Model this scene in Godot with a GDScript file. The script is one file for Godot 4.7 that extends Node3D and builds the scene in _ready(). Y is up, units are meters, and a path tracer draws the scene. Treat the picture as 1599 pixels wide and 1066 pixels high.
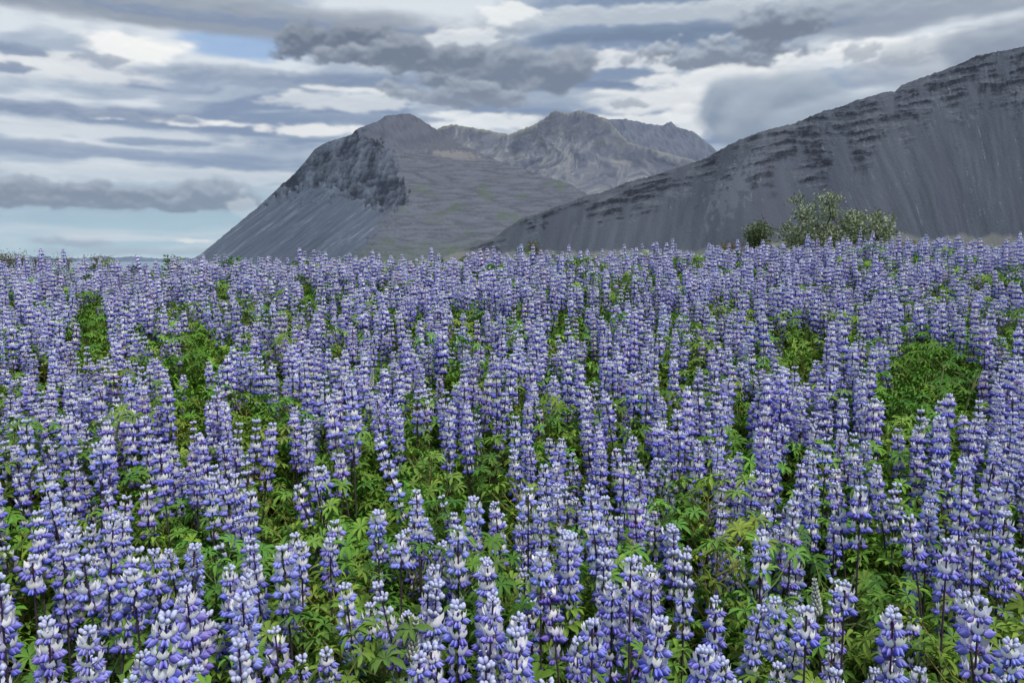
extends Node3D
# A flowering lupine bank under grey layered clouds, bare scree mountains behind it.

const F := 1208.0            # focal length in pixels of the 1599 x 1066 photograph
const CX := 799.5
const CY := 533.0
const HORIZON := 408.0
const EYE := 1.5

var pitch := atan((CY - HORIZON) / F)
var rng := RandomNumberGenerator.new()
var taken := {}
var M := {}

# ------------------------------------------------------------------ small helpers
func ray(px: float, py: float) -> Vector3:
	return Vector3((px - CX) / F, -(py - CY) / F, -1.0).rotated(Vector3.RIGHT, -pitch)

func project(p: Vector3) -> Vector2:
	var q := (p - Vector3(0, EYE, 0)).rotated(Vector3.RIGHT, pitch)
	if q.z > -0.05:
		return Vector2(-9999, -9999)
	return Vector2(CX + F * q.x / -q.z, CY - F * q.y / -q.z)

func az_el(px: float, py: float) -> Vector2:
	var d := ray(px, py).normalized()
	return Vector2(rad_to_deg(atan2(d.x, -d.z)), rad_to_deg(asin(d.y)))

func numbered(called: String) -> String:
	taken[called] = taken.get(called, -1) + 1
	return called if taken[called] == 0 else "%s_%03d" % [called, taken[called]]

func tag(o: Node3D, label: String, category := "", group := "", kind := "") -> Node3D:
	o.set_meta("label", label)
	if category: o.set_meta("category", category)
	if group: o.set_meta("group", group)
	if kind: o.set_meta("kind", kind)
	return o

func thing(called: String, at: Vector3, turn := 0.0) -> Node3D:
	var o := Node3D.new()
	o.name = numbered(called)
	add_child(o)
	o.position = at
	o.rotation.y = turn
	return o

func obj(called: String, m: Mesh, mat: Material, parent: Node = null) -> MeshInstance3D:
	var o := MeshInstance3D.new()
	o.name = called if parent else numbered(called)
	o.mesh = m
	o.material_override = mat
	(parent if parent else self).add_child(o, true)
	return o

func lin(r: float, g: float, b: float) -> Color:
	return Color(r / 255.0, g / 255.0, b / 255.0).srgb_to_linear()

func noise(seed_: int, octaves := 4, ridged := false, freq := 1.0, gain := 0.5) -> FastNoiseLite:
	var n := FastNoiseLite.new()
	n.seed = seed_
	n.noise_type = FastNoiseLite.TYPE_SIMPLEX_SMOOTH
	n.fractal_type = FastNoiseLite.FRACTAL_RIDGED if ridged else FastNoiseLite.FRACTAL_FBM
	n.fractal_octaves = octaves
	n.fractal_gain = gain
	n.frequency = freq
	return n

# A bag of triangles with normals and colours.
class Bag:
	var v := PackedVector3Array()
	var n := PackedVector3Array()
	var c := PackedColorArray()
	var i := PackedInt32Array()

	func tri(a: int, b: int, d: int) -> void:
		# wind the triangle so that its front (clockwise) side is the one its normals look to
		var face := (v[b] - v[a]).cross(v[d] - v[a])
		if face.dot(n[a] + n[b] + n[d]) > 0.0:
			i.append(a); i.append(d); i.append(b)
		else:
			i.append(a); i.append(b); i.append(d)

	func put(p: Vector3, nn: Vector3, col: Color) -> int:
		v.append(p); n.append(nn); c.append(col)
		return v.size() - 1

	func ellipsoid(t: Transform3D, r: Vector3, segs: int, rings: int, low: Color, high: Color) -> void:
		var first := v.size()
		for a in rings + 1:
			var th := PI * a / rings
			for b in segs:
				var ph := TAU * b / segs
				var u := Vector3(cos(th), sin(th) * cos(ph), sin(th) * sin(ph))
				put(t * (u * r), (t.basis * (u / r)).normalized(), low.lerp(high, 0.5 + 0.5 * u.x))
		for a in rings:
			for b in segs:
				var p := first + a * segs + b
				var q := first + a * segs + (b + 1) % segs
				if a > 0: tri(p, q, p + segs)
				if a < rings - 1: tri(q, q + segs, p + segs)

	func pouch(t: Transform3D, long: float, high: float, wide: float, low: Color, top: Color, edge: Color) -> void:
		# a folded petal pair seen as one pouch: deep behind, pinched along its upper edge, drawn to an upturned point
		var first := v.size()
		var prof := [0.25, 0.8, 1.0, 0.86, 0.42, 0.06]
		for a in 6:
			var x := lerpf(-1.0, 1.0, a / 5.0)
			for b in 6:
				var ph := TAU * b / 6.0
				var k: float = prof[a]
				var y := cos(ph) * k * (1.12 if b == 0 else 1.0)
				var z := sin(ph) * k * (0.72 if (b == 1 or b == 5) else 1.0)
				var p := Vector3(x * long, y * high + x * x * 0.22 * high * (1.0 if x > 0.0 else 0.2), z * wide)
				var nn := Vector3((0.9 if a > 3 else -0.5 if a < 1 else 0.0) / long, cos(ph) / high, sin(ph) / wide)
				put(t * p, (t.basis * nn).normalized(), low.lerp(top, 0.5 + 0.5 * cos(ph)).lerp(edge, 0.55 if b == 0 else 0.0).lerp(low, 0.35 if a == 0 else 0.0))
		for a in 5:
			for b in 6:
				var p := first + a * 6 + b
				var q := first + a * 6 + (b + 1) % 6
				tri(p, q, p + 6)
				tri(q, q + 6, p + 6)

	func tube(path: Array, radii: Array, segs: int, from: Color, to: Color) -> void:
		var first := v.size()
		var m := path.size()
		for a in m:
			var d: Vector3 = (path[mini(a + 1, m - 1)] - path[maxi(a - 1, 0)]).normalized()
			var side := d.cross(Vector3(0.31, 0.2, 0.93)).normalized()
			var up := side.cross(d)
			for b in segs:
				var ph := TAU * b / segs
				var nn := side * cos(ph) + up * sin(ph)
				put(path[a] + nn * radii[a], nn, from.lerp(to, float(a) / (m - 1)))
		for a in m - 1:
			for b in segs:
				var p := first + a * segs + b
				var q := first + a * segs + (b + 1) % segs
				tri(p, q, p + segs)
				tri(q, q + segs, p + segs)

	func flat(points: Array, faces: Array, cols: Array) -> void:
		# a small sheet: shared points, smoothed normals
		var first := v.size()
		var nn := []
		for k in points.size(): nn.append(Vector3.ZERO)
		for f in faces:
			var w: Vector3 = (points[f[1]] - points[f[0]]).cross(points[f[2]] - points[f[0]])
			for k in f: nn[k] += w
		for k in points.size(): put(points[k], nn[k].normalized(), cols[k])
		for f in faces: tri(first + f[0], first + f[1], first + f[2])

	func add(o: Bag, t: Transform3D) -> void:
		var first := v.size()
		v.append_array(t * o.v)
		n.append_array(Transform3D(t.basis.orthonormalized(), Vector3.ZERO) * o.n)
		c.append_array(o.c)
		for k in o.i: i.append(first + k)

	func mesh() -> ArrayMesh:
		var a := []
		a.resize(Mesh.ARRAY_MAX)
		a[Mesh.ARRAY_VERTEX] = v
		a[Mesh.ARRAY_NORMAL] = n
		a[Mesh.ARRAY_COLOR] = c
		a[Mesh.ARRAY_INDEX] = i
		var m := ArrayMesh.new()
		m.add_surface_from_arrays(Mesh.PRIMITIVE_TRIANGLES, a)
		return m

# ------------------------------------------------------------------ sky
var sky_wide := noise(11, 5, false, 1.0)
var sky_fine := noise(12, 5, false, 1.0, 0.55)
var sky_warp := noise(13, 4, false, 1.0)

func sky_ground(a: float, e: float) -> Color:
	# thin layered cloud: long streaks near the horizon, wider and looser overhead
	var k := clampf(e / 30.0, 0.0, 1.0)
	var ca := cos(deg_to_rad(a))
	var sa := sin(deg_to_rad(a))
	var rr := 1.0 + 0.02 * e
	var x := sa * 57.3 * rr * 0.5
	var z := ca * 57.3 * rr * 0.5
	var w := sky_warp.get_noise_3d(x * 0.06, e * 0.25, z * 0.06)
	var n1 := sky_wide.get_noise_3d(x * 0.055 + w * 0.3, e * lerpf(0.36, 0.12, k) + w * 0.5, z * 0.055)
	var n2 := sky_fine.get_noise_3d(x * 0.16, e * lerpf(0.9, 0.25, k) + 40.0 + w, z * 0.16)
	var s := clampf(0.5 + n1 * 1.05 + n2 * 0.6, 0.0, 1.0)
	var dark := lin(128, 146, 173)
	var mid := lin(168, 181, 198)
	var light := lin(214, 221, 228)
	var c := dark.lerp(mid, smoothstep(0.12, 0.5, s)).lerp(light, smoothstep(0.5, 0.9, s))
	var low := lin(172, 200, 212).lerp(lin(196, 212, 220), smoothstep(0.3, 0.7, s))
	c = low.lerp(c, smoothstep(1.0, 7.5, e + n2 * 1.5))
	# an overcast sky is brighter overhead than at the horizon (CIE: one part to three)
	return c * maxf(1.0, (1.0 + 2.0 * sin(deg_to_rad(e))) / 1.7)

func cloud_layer(im: Image, w: int, h: int, a: float, e: float, ra: float, re: float, lump: float, col: Color, top: Color, opaque: float, sd: float, flat_base: float, calm := 1.0) -> void:
	# one cloud about a direction (degrees), its edge broken up by noise, lighter where its rim thins towards the light above
	var x0 := int((a - ra * 1.7 + 180.0) / 360.0 * w)
	var x1 := int((a + ra * 1.7 + 180.0) / 360.0 * w)
	var y0 := maxi(0, int((90.0 - e - re * 1.8) / 180.0 * h))
	var y1 := mini(h / 2 + 4, int((90.0 - e + re * 1.8) / 180.0 * h))
	var f := lerpf(0.55, 0.62, lump) / maxf(re, 0.5)
	var stretch := lerpf(0.2, 0.62, lump)
	for y in range(y0, y1):
		var ee := 90.0 - (y + 0.5) / h * 180.0
		var v := (ee - e) / re
		if v < 0.0: v *= 1.0 + flat_base
		for x in range(x0, x1):
			var aa := (x + 0.5) / w * 360.0 - 180.0
			var u := (aa - a) / ra
			var d := 1.0 - sqrt(u * u + v * v)
			if d < -0.75: continue
			var n := sky_fine.get_noise_3d(aa * f * stretch, ee * f, sd)
			d += 0.12 + n * lerpf(0.6, 0.95, lump) * calm
			if d < 0.0: continue
			var cover := smoothstep(0.0, lerpf(0.55, 0.3, lump), d) * opaque
			var n2 := sky_fine.get_noise_3d(aa * f * stretch, (ee + re * 0.22) * f, sd)
			var lit := clampf(0.45 + (n - n2) * 1.6 * calm + v * 0.45 - d * 0.5, 0.0, 1.0)
			var px := im.get_pixel(posmod(x, w), y)
			im.set_pixel(posmod(x, w), y, px.lerp(col.lerp(top, lit), cover))

func make_sky() -> Image:
	var lw := 1024
	var lh := 512
	var im := Image.create(lw, lh, false, Image.FORMAT_RGBF)
	for y in lh:
		var e := 90.0 - (y + 0.5) / lh * 180.0
		for x in lw:
			if e < -1.0:
				im.set_pixel(x, y, Color(0.10, 0.105, 0.115))
			else:
				im.set_pixel(x, y, sky_ground((x + 0.5) / lw * 360.0 - 180.0, maxf(e, 0.0)))
	# the same kinds of cloud go on all the way round
	var r := RandomNumberGenerator.new()
	r.seed = 77
	for k in 110:
		var a := r.randf_range(44.0, 316.0)
		if a > 180.0: a -= 360.0
		var e := r.randf_range(2.0, 34.0)
		var kind := r.randf()
		var sd := 100.0 + k
		if kind < 0.35:
			cloud_layer(im, lw, lh, a, e, r.randf_range(4, 8), r.randf_range(1.4, 2.6), 1.0, lin(132, 140, 152), lin(178, 186, 196), 0.9, sd, 0.5)
		elif kind < 0.75:
			cloud_layer(im, lw, lh, a, e, r.randf_range(6, 14), r.randf_range(0.5, 1.0), 0.2, lin(130, 147, 172), lin(165, 178, 196), 0.8, sd, 0.0)
		else:
			cloud_layer(im, lw, lh, a, e, r.randf_range(4, 10), r.randf_range(0.5, 1.3), 0.4, lin(218, 224, 228), lin(240, 241, 240), 0.8, sd, 0.0)
	var w := 4096
	var h := 2048
	im.resize(w, h, Image.INTERPOLATE_BILINEAR)
	# the part above the mountains in full detail
	for y in range(int(h * (90.0 - 31.0) / 180.0), int(h * 91.0 / 180.0)):
		var e := 90.0 - (y + 0.5) / h * 180.0
		for x in range(int(w * 138.0 / 360.0), int(w * 222.0 / 360.0)):
			var a := (x + 0.5) / w * 360.0 - 180.0
			var edge := smoothstep(42.0, 38.0, absf(a)) * smoothstep(31.0, 29.0, e)
			var c := sky_ground(a, maxf(e, 0.0))
			im.set_pixel(x, y, c if edge >= 1.0 else im.get_pixel(x, y).lerp(c, edge))
	var dark := lin(124, 141, 168)
	var grey := lin(122, 128, 138)
	var greyer := lin(140, 147, 157)
	var white := lin(240, 241, 240)
	var pale := lin(212, 219, 225)
	# name, centre x y, half sizes, lumpiness, body, rim, cover, flat base
	var C := [
		["blue hole", 385, 66, 105, 26, 0.1, lin(146, 176, 214), lin(150, 180, 216), 0.9, 0.0],
		["top band", 280, 16, 520, 32, 0.25, lin(142, 152, 166), lin(172, 181, 192), 0.97, 0.0, 0.6],
		["top band low edge", 420, 36, 300, 11, 0.3, dark, lin(150, 162, 180), 0.75, 0.0],
		["top right veil", 1010, 22, 330, 16, 0.3, lin(186, 195, 204), pale, 0.8, 0.0],
		["top right grey", 1400, 18, 300, 34, 0.4, lin(144, 155, 171), lin(182, 190, 200), 0.92, 0.0, 0.6],
		["white glow", 215, 76, 78, 22, 0.3, white, lin(248, 247, 244), 0.97, 0.0],
		["white below glow", 120, 108, 130, 22, 0.25, lin(226, 229, 231), white, 0.75, 0.0],
		["white wisp", 225, 185, 125, 9, 0.35, white, white, 0.95, 0.3],
		["pale under wisp", 150, 208, 260, 15, 0.15, lin(206, 213, 220), pale, 0.75, 0.0],
		["pale streak by the peak", 490, 203, 95, 10, 0.3, lin(238, 239, 237), white, 0.85, 0.0],
		["pale streak mid", 540, 158, 130, 16, 0.3, lin(214, 219, 225), lin(232, 234, 235), 0.75, 0.0],
		["bright behind the summit", 745, 190, 110, 14, 0.3, lin(226, 231, 234), white, 0.85, 0.0],
		["bright right of grey cloud", 1010, 155, 150, 20, 0.3, lin(226, 229, 231), white, 0.85, 0.0],
		["bright lower", 990, 188, 130, 10, 0.3, lin(232, 234, 235), white, 0.8, 0.0],
		["bright patch", 1000, 92, 130, 17, 0.4, lin(222, 226, 229), white, 0.85, 0.0],
		["bright right", 1390, 74, 150, 15, 0.45, lin(232, 235, 236), white, 0.95, 0.0],
		["bright right low", 1270, 95, 130, 15, 0.4, lin(222, 226, 230), white, 0.8, 0.0],
		["bright gap top", 790, 22, 46, 15, 0.5, lin(232, 235, 236), white, 0.85, 0.0],
		["bright gap", 730, 60, 70, 14, 0.5, lin(214, 220, 226), white, 0.7, 0.0],
		["left dark streak", 110, 172, 230, 12, 0.2, dark, lin(158, 170, 188), 0.9, 0.0],
		["left dark streak long", 190, 240, 300, 11, 0.12, lin(134, 152, 178), lin(160, 174, 193), 0.9, 0.0],
		["left dark streak short", 255, 222, 105, 7, 0.1, lin(128, 147, 174), lin(150, 166, 188), 0.85, 0.0],
		["left grey streak", 60, 225, 160, 8, 0.2, lin(146, 160, 182), lin(165, 177, 194), 0.8, 0.0],
		["left top fragment", 38, 80, 55, 11, 0.5, dark, lin(150, 162, 180), 0.9, 0.3],
		["left low fragment", 18, 106, 32, 9, 0.5, dark, lin(150, 162, 180), 0.9, 0.3],
		["fragment", 150, 92, 44, 9, 0.7, lin(142, 153, 172), lin(178, 187, 198), 0.8, 0.0],
		["mid dark shelf", 420, 122, 245, 16, 0.3, lin(142, 156, 178), lin(176, 187, 200), 0.85, 0.0],
		["mid dark shelf right", 560, 124, 130, 11, 0.15, lin(122, 139, 166), lin(148, 163, 184), 0.85, 0.0],
		["thin dark", 560, 184, 150, 7, 0.15, lin(136, 152, 176), lin(156, 170, 190), 0.8, 0.0],
		["thin pale line", 560, 140, 90, 4, 0.2, white, white, 0.7, 0.0],
		["pale band low", 260, 272, 260, 14, 0.2, lin(204, 213, 221), lin(222, 227, 231), 0.75, 0.0],
		["lens top", 1060, 54, 240, 17, 0.08, lin(112, 129, 155), lin(126, 142, 166), 0.96, 0.3],
		["lens mid", 1000, 130, 130, 11, 0.08, lin(118, 136, 163), lin(134, 150, 174), 0.92, 0.0],
		["lens low", 860, 162, 110, 10, 0.1, lin(150, 165, 186), lin(170, 182, 198), 0.7, 0.0],
		["lens right", 1350, 124, 75, 12, 0.08, lin(124, 148, 180), lin(138, 160, 190), 0.92, 0.3],
		["lens left of cloud", 780, 150, 200, 12, 0.1, lin(160, 173, 191), lin(176, 187, 200), 0.7, 0.0],
		["grey right", 1500, 100, 160, 40, 0.5, lin(164, 172, 184), lin(190, 197, 205), 0.7, 0.0],
		["big grey body", 800, 118, 148, 44, 0.9, lin(114, 126, 144), lin(166, 175, 187), 0.98, 0.3],
		["big grey low", 720, 150, 95, 24, 0.9, lin(122, 133, 149), lin(168, 178, 191), 0.85, 0.3],
		["big grey left", 545, 72, 112, 30, 1.0, lin(102, 113, 131), lin(148, 157, 169), 0.98, 0.3],
		["big grey middle", 650, 92, 120, 32, 0.9, lin(110, 122, 139), lin(158, 167, 179), 0.98, 0.3],
		["grey cloud right", 1130, 88, 130, 26, 0.95, lin(122, 133, 150), lin(180, 190, 202), 0.95, 0.3],
		["grey tower", 1200, 42, 68, 36, 1.0, lin(114, 125, 142), lin(172, 182, 195), 0.98, 0.2],
		["small grey bit", 980, 163, 28, 8, 0.9, lin(158, 167, 178), lin(186, 193, 201), 0.8, 0.3],
		["white rim right", 1130, 122, 130, 18, 0.4, lin(228, 232, 234), white, 0.85, 0.0],
		["white rim left", 1075, 190, 40, 26, 0.4, lin(228, 232, 234), white, 0.8, 0.0],
		["cloud bank left", 1150, 168, 66, 50, 0.75, lin(132, 146, 165), lin(182, 192, 203), 1.0, 0.0, 0.45],
		["cloud bank", 1225, 172, 100, 64, 0.7, lin(136, 150, 168), lin(184, 194, 204), 1.0, 0.0, 0.4],
		["smooth blue-grey right", 1330, 182, 150, 34, 0.4, lin(150, 163, 180), lin(182, 192, 203), 0.92, 0.0, 0.4],
		["right hump", 1570, 68, 105, 42, 0.5, lin(138, 149, 166), lin(178, 187, 198), 0.97, 0.0, 0.5],
		["small right bit", 1345, 84, 30, 14, 0.9, lin(160, 168, 179), lin(190, 197, 204), 0.8, 0.2],
		["small right bit two", 1410, 92, 50, 14, 0.9, lin(162, 170, 181), lin(190, 197, 204), 0.8, 0.2],
		["cumulus bank a", 40, 308, 75, 32, 0.85, lin(122, 134, 151), lin(170, 180, 192), 0.97, 1.0],
		["cumulus bank b", 140, 312, 90, 30, 0.9, lin(116, 129, 147), lin(164, 174, 187), 0.97, 1.0],
		["cumulus bank c", 250, 318, 95, 30, 0.85, lin(119, 132, 150), lin(166, 177, 190), 0.97, 1.2],
		["cumulus bank d", 340, 316, 80, 34, 0.8, lin(126, 139, 157), lin(172, 183, 195), 0.95, 1.0],
		["bank white edge", 385, 322, 26, 20, 0.8, lin(204, 213, 220), lin(220, 226, 230), 0.5, 0.0],
		["low grey patch", 110, 376, 52, 9, 0.6, lin(158, 172, 187), lin(178, 190, 202), 0.8, 0.0],
		["low grey long", 220, 392, 130, 7, 0.3, lin(164, 180, 194), lin(180, 193, 204), 0.7, 0.0],
		["low white", 295, 376, 28, 4, 0.7, lin(236, 234, 230), white, 0.9, 0.5],
		["low pale", 190, 372, 90, 5, 0.4, lin(206, 217, 223), lin(222, 229, 232), 0.7, 0.0],
	]
	for k in C.size():
		var c: Array = C[k]
		var at := az_el(c[1], c[2])
		var s := 1.0 / 21.1 * cos(deg_to_rad(at.x))
		cloud_layer(im, w, h, at.x, at.y, c[3] * s, c[4] * s, c[5], c[6], c[7], c[8], 3.7 * k, c[9], c[10] if c.size() > 10 else 1.0)
	return im

# ------------------------------------------------------------------ terrain of the bank
var bump := noise(5, 3, false, 0.6)

func ground(x: float, z: float) -> float:
	var d := -z
	var crest := 0.7 + clampf(0.026 * x, -0.15, 0.11)
	var t := clampf((d - 1.5) / 5.9, 0.0, 1.0)
	var g := lerpf(0.02, crest, t * 0.72 + t * t * (3.0 - 2.0 * t) * 0.28)
	if d > 7.4:
		var q := d - 7.4
		g -= 0.05 * q if q < 8.0 else 0.4 + 0.12 * (q - 8.0)
	if d < 0.0: g -= 0.02 * d
	return maxf(g + bump.get_noise_2d(x, z) * 0.05, -5.0)

func make_ground() -> void:
	var b := Bag.new()
	var xs := []
	var zs := []
	for k in 81: xs.append((k - 40) * 0.3 if absf(k - 40) <= 30 else signf(k - 40) * (9.0 + pow(absf(k - 40) - 30.0, 1.6) * 1.6))
	for k in 91: zs.append(2.0 - k * 0.2 if k < 70 else -11.8 - pow(k - 69.0, 1.5) * 0.75)
	var soil := noise(6, 4, false, 1.3)
	for z in zs:
		for x in xs:
			var e := 0.05
			var nn := Vector3(ground(x - e, z) - ground(x + e, z), 2.0 * e, ground(x, z - e) - ground(x, z + e)).normalized()
			var s := 0.5 + 0.5 * soil.get_noise_2d(x * 2.0, z * 2.0)
			b.put(Vector3(x, ground(x, z), z), nn, Color(0.035, 0.03, 0.02).lerp(Color(0.05, 0.07, 0.025), s))
	var w := xs.size()
	for j in zs.size() - 1:
		for i in w - 1:
			var p := j * w + i
			b.tri(p, p + 1, p + w)
			b.tri(p + 1, p + w + 1, p + w)
	tag(obj("ground", b.mesh(), M.earth), "dark soil of the rising bank under the lupines", "", "", "structure")
	# the flat land behind the bank, and the sea beyond it
	b = Bag.new()
	var patch := noise(8, 4, false, 0.01)
	for j in 41:
		for i in 61:
			var x := -200.0 + 2200.0 * i / 60.0
			var z := -25.0 - 1200.0 * pow(j / 40.0, 1.5)
			var s := 0.5 + 0.8 * patch.get_noise_2d(x, z)
			b.put(Vector3(x, -4.6 + 0.4 * patch.get_noise_2d(x * 3.0, z * 3.0), z), Vector3.UP, Color(0.17, 0.15, 0.1).lerp(Color(0.1, 0.12, 0.05), clampf(s, 0, 1)))
	for j in 40:
		for i in 60:
			var p := j * 61 + i
			b.tri(p, p + 1, p + 61)
			b.tri(p + 1, p + 62, p + 61)
	tag(obj("plain", b.mesh(), M.earth), "tan grass plain between the bank and the mountains", "", "", "structure")
	b = Bag.new()
	for p in [Vector3(-16000, -6, 400), Vector3(16000, -6, 400), Vector3(16000, -6, -16000), Vector3(-16000, -6, -16000)]:
		b.put(p, Vector3.UP, Color.WHITE)
	b.tri(0, 1, 2)
	b.tri(0, 2, 3)
	tag(obj("sea", b.mesh(), M.sea), "pale grey-blue sea on the horizon", "", "", "structure")

# ------------------------------------------------------------------ mountains
func along(line: Array, x: float) -> float:
	# y of a polyline given as Vector2s of growing x
	if x <= line[0].x: return line[0].y
	for k in range(1, line.size()):
		if x <= line[k].x:
			return lerpf(line[k - 1].y, line[k].y, (x - line[k - 1].x) / (line[k].x - line[k - 1].x))
	return line[-1].y

var n_a := noise(21, 5, false, 1.0)
var n_b := noise(22, 4, false, 1.0, 0.6)
var n_r := noise(23, 5, true, 1.0, 0.55)
var n_w := noise(24, 3, false, 1.0)
var n_s := noise(25, 1, false, 1.0)

func mountain(called: String, label: String, sky: Array, x0: float, x1: float, nx: int, ny: int, far_l: float, far_r: float, foot: float, base_h: float, power: float, rough: float, spur: float, look: Callable) -> void:
	var b := Bag.new()
	var back := 5
	var rows := ny + 1 + back
	var unit := (far_l + far_r) * 0.5 / F          # metres per photograph pixel
	var smooth := []                                # the skyline without its small corners, for the lower slopes
	for i in nx + 1:
		var sum := 0.0
		for q in range(-12, 13): sum += along(sky, clampf(lerpf(x0, x1, float(i) / nx) + q * 5.0, x0, x1)) * (13.0 - absf(q))
		smooth.append(sum / 169.0)
	b.v.resize(rows * (nx + 1)); b.n.resize(rows * (nx + 1)); b.c.resize(rows * (nx + 1))
	for i in nx + 1:
		var x := lerpf(x0, x1, float(i) / nx)
		var ys := along(sky, x)
		var d := ray(x, ys)
		var flat := Vector2(d.x, d.z)
		var slope := d.y / flat.length()
		var ds := ray(x, smooth[i])
		var soft_slope := ds.y / Vector2(ds.x, ds.z).length()
		flat = flat.normalized()
		var rr := lerpf(far_l, far_r, float(i) / nx) * (1.0 + spur * n_s.get_noise_2d(x * 0.0045, far_l))
		var hr := EYE + rr * slope
		var hs := EYE + rr * soft_slope
		var jag := rough * unit * (n_a.get_noise_2d(x * 0.12, 3.0) + 0.5 * n_b.get_noise_2d(x * 0.4, 9.0))
		var rb := rr - maxf((hs - base_h) * foot, rr * 0.02)
		for j in rows:
			var p := j * (nx + 1) + i
			if j <= ny:
				var t := float(j) / ny
				var r := lerpf(rb, rr, t)
				var hh := base_h + (lerpf(hs, hr, pow(t, 5.0)) - base_h) * pow(t, power)
				var y := HORIZON - F * (hh - EYE) / r
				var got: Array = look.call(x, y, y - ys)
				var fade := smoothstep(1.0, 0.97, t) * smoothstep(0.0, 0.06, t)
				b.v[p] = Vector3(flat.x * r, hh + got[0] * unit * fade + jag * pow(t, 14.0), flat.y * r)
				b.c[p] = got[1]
			else:
				var q := float(j - ny)
				b.v[p] = Vector3(flat.x * (rr + q * q * 40.0), hr + jag - q * q * 26.0, flat.y * (rr + q * q * 40.0))
				b.c[p] = b.c[p - nx - 1]
	for j in rows:
		for i in nx + 1:
			var p := j * (nx + 1) + i
			var l := b.v[p - 1 if i > 0 else p]
			var r := b.v[p + 1 if i < nx else p]
			var u := b.v[p + nx + 1 if j < rows - 1 else p]
			var o := b.v[p - nx - 1 if j > 0 else p]
			b.n[p] = (r - l).cross(u - o).normalized()
	for j in rows - 1:
		for i in nx:
			var p := j * (nx + 1) + i
			b.i.append(p); b.i.append(p + nx + 1); b.i.append(p + 1)
			b.i.append(p + 1); b.i.append(p + nx + 1); b.i.append(p + nx + 2)
	tag(obj(called, b.mesh(), M.rock), label, "", "", "structure")

func inside(poly: PackedVector2Array, x: float, y: float) -> bool:
	return Geometry2D.is_point_in_polygon(Vector2(x, y), poly)

var left_cliff := PackedVector2Array([Vector2(360, 330), Vector2(430, 280), Vector2(490, 215), Vector2(545, 205), Vector2(585, 228), Vector2(606, 238), Vector2(618, 268), Vector2(642, 306), Vector2(634, 322), Vector2(600, 333), Vector2(560, 316), Vector2(520, 296), Vector2(470, 300), Vector2(420, 316), Vector2(395, 328)])
var left_moor := PackedVector2Array([Vector2(612, 250), Vector2(640, 240), Vector2(690, 240), Vector2(720, 232), Vector2(740, 228), Vector2(1000, 240), Vector2(1000, 430), Vector2(520, 430), Vector2(562, 385), Vector2(590, 352), Vector2(596, 340), Vector2(640, 318)])

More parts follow.
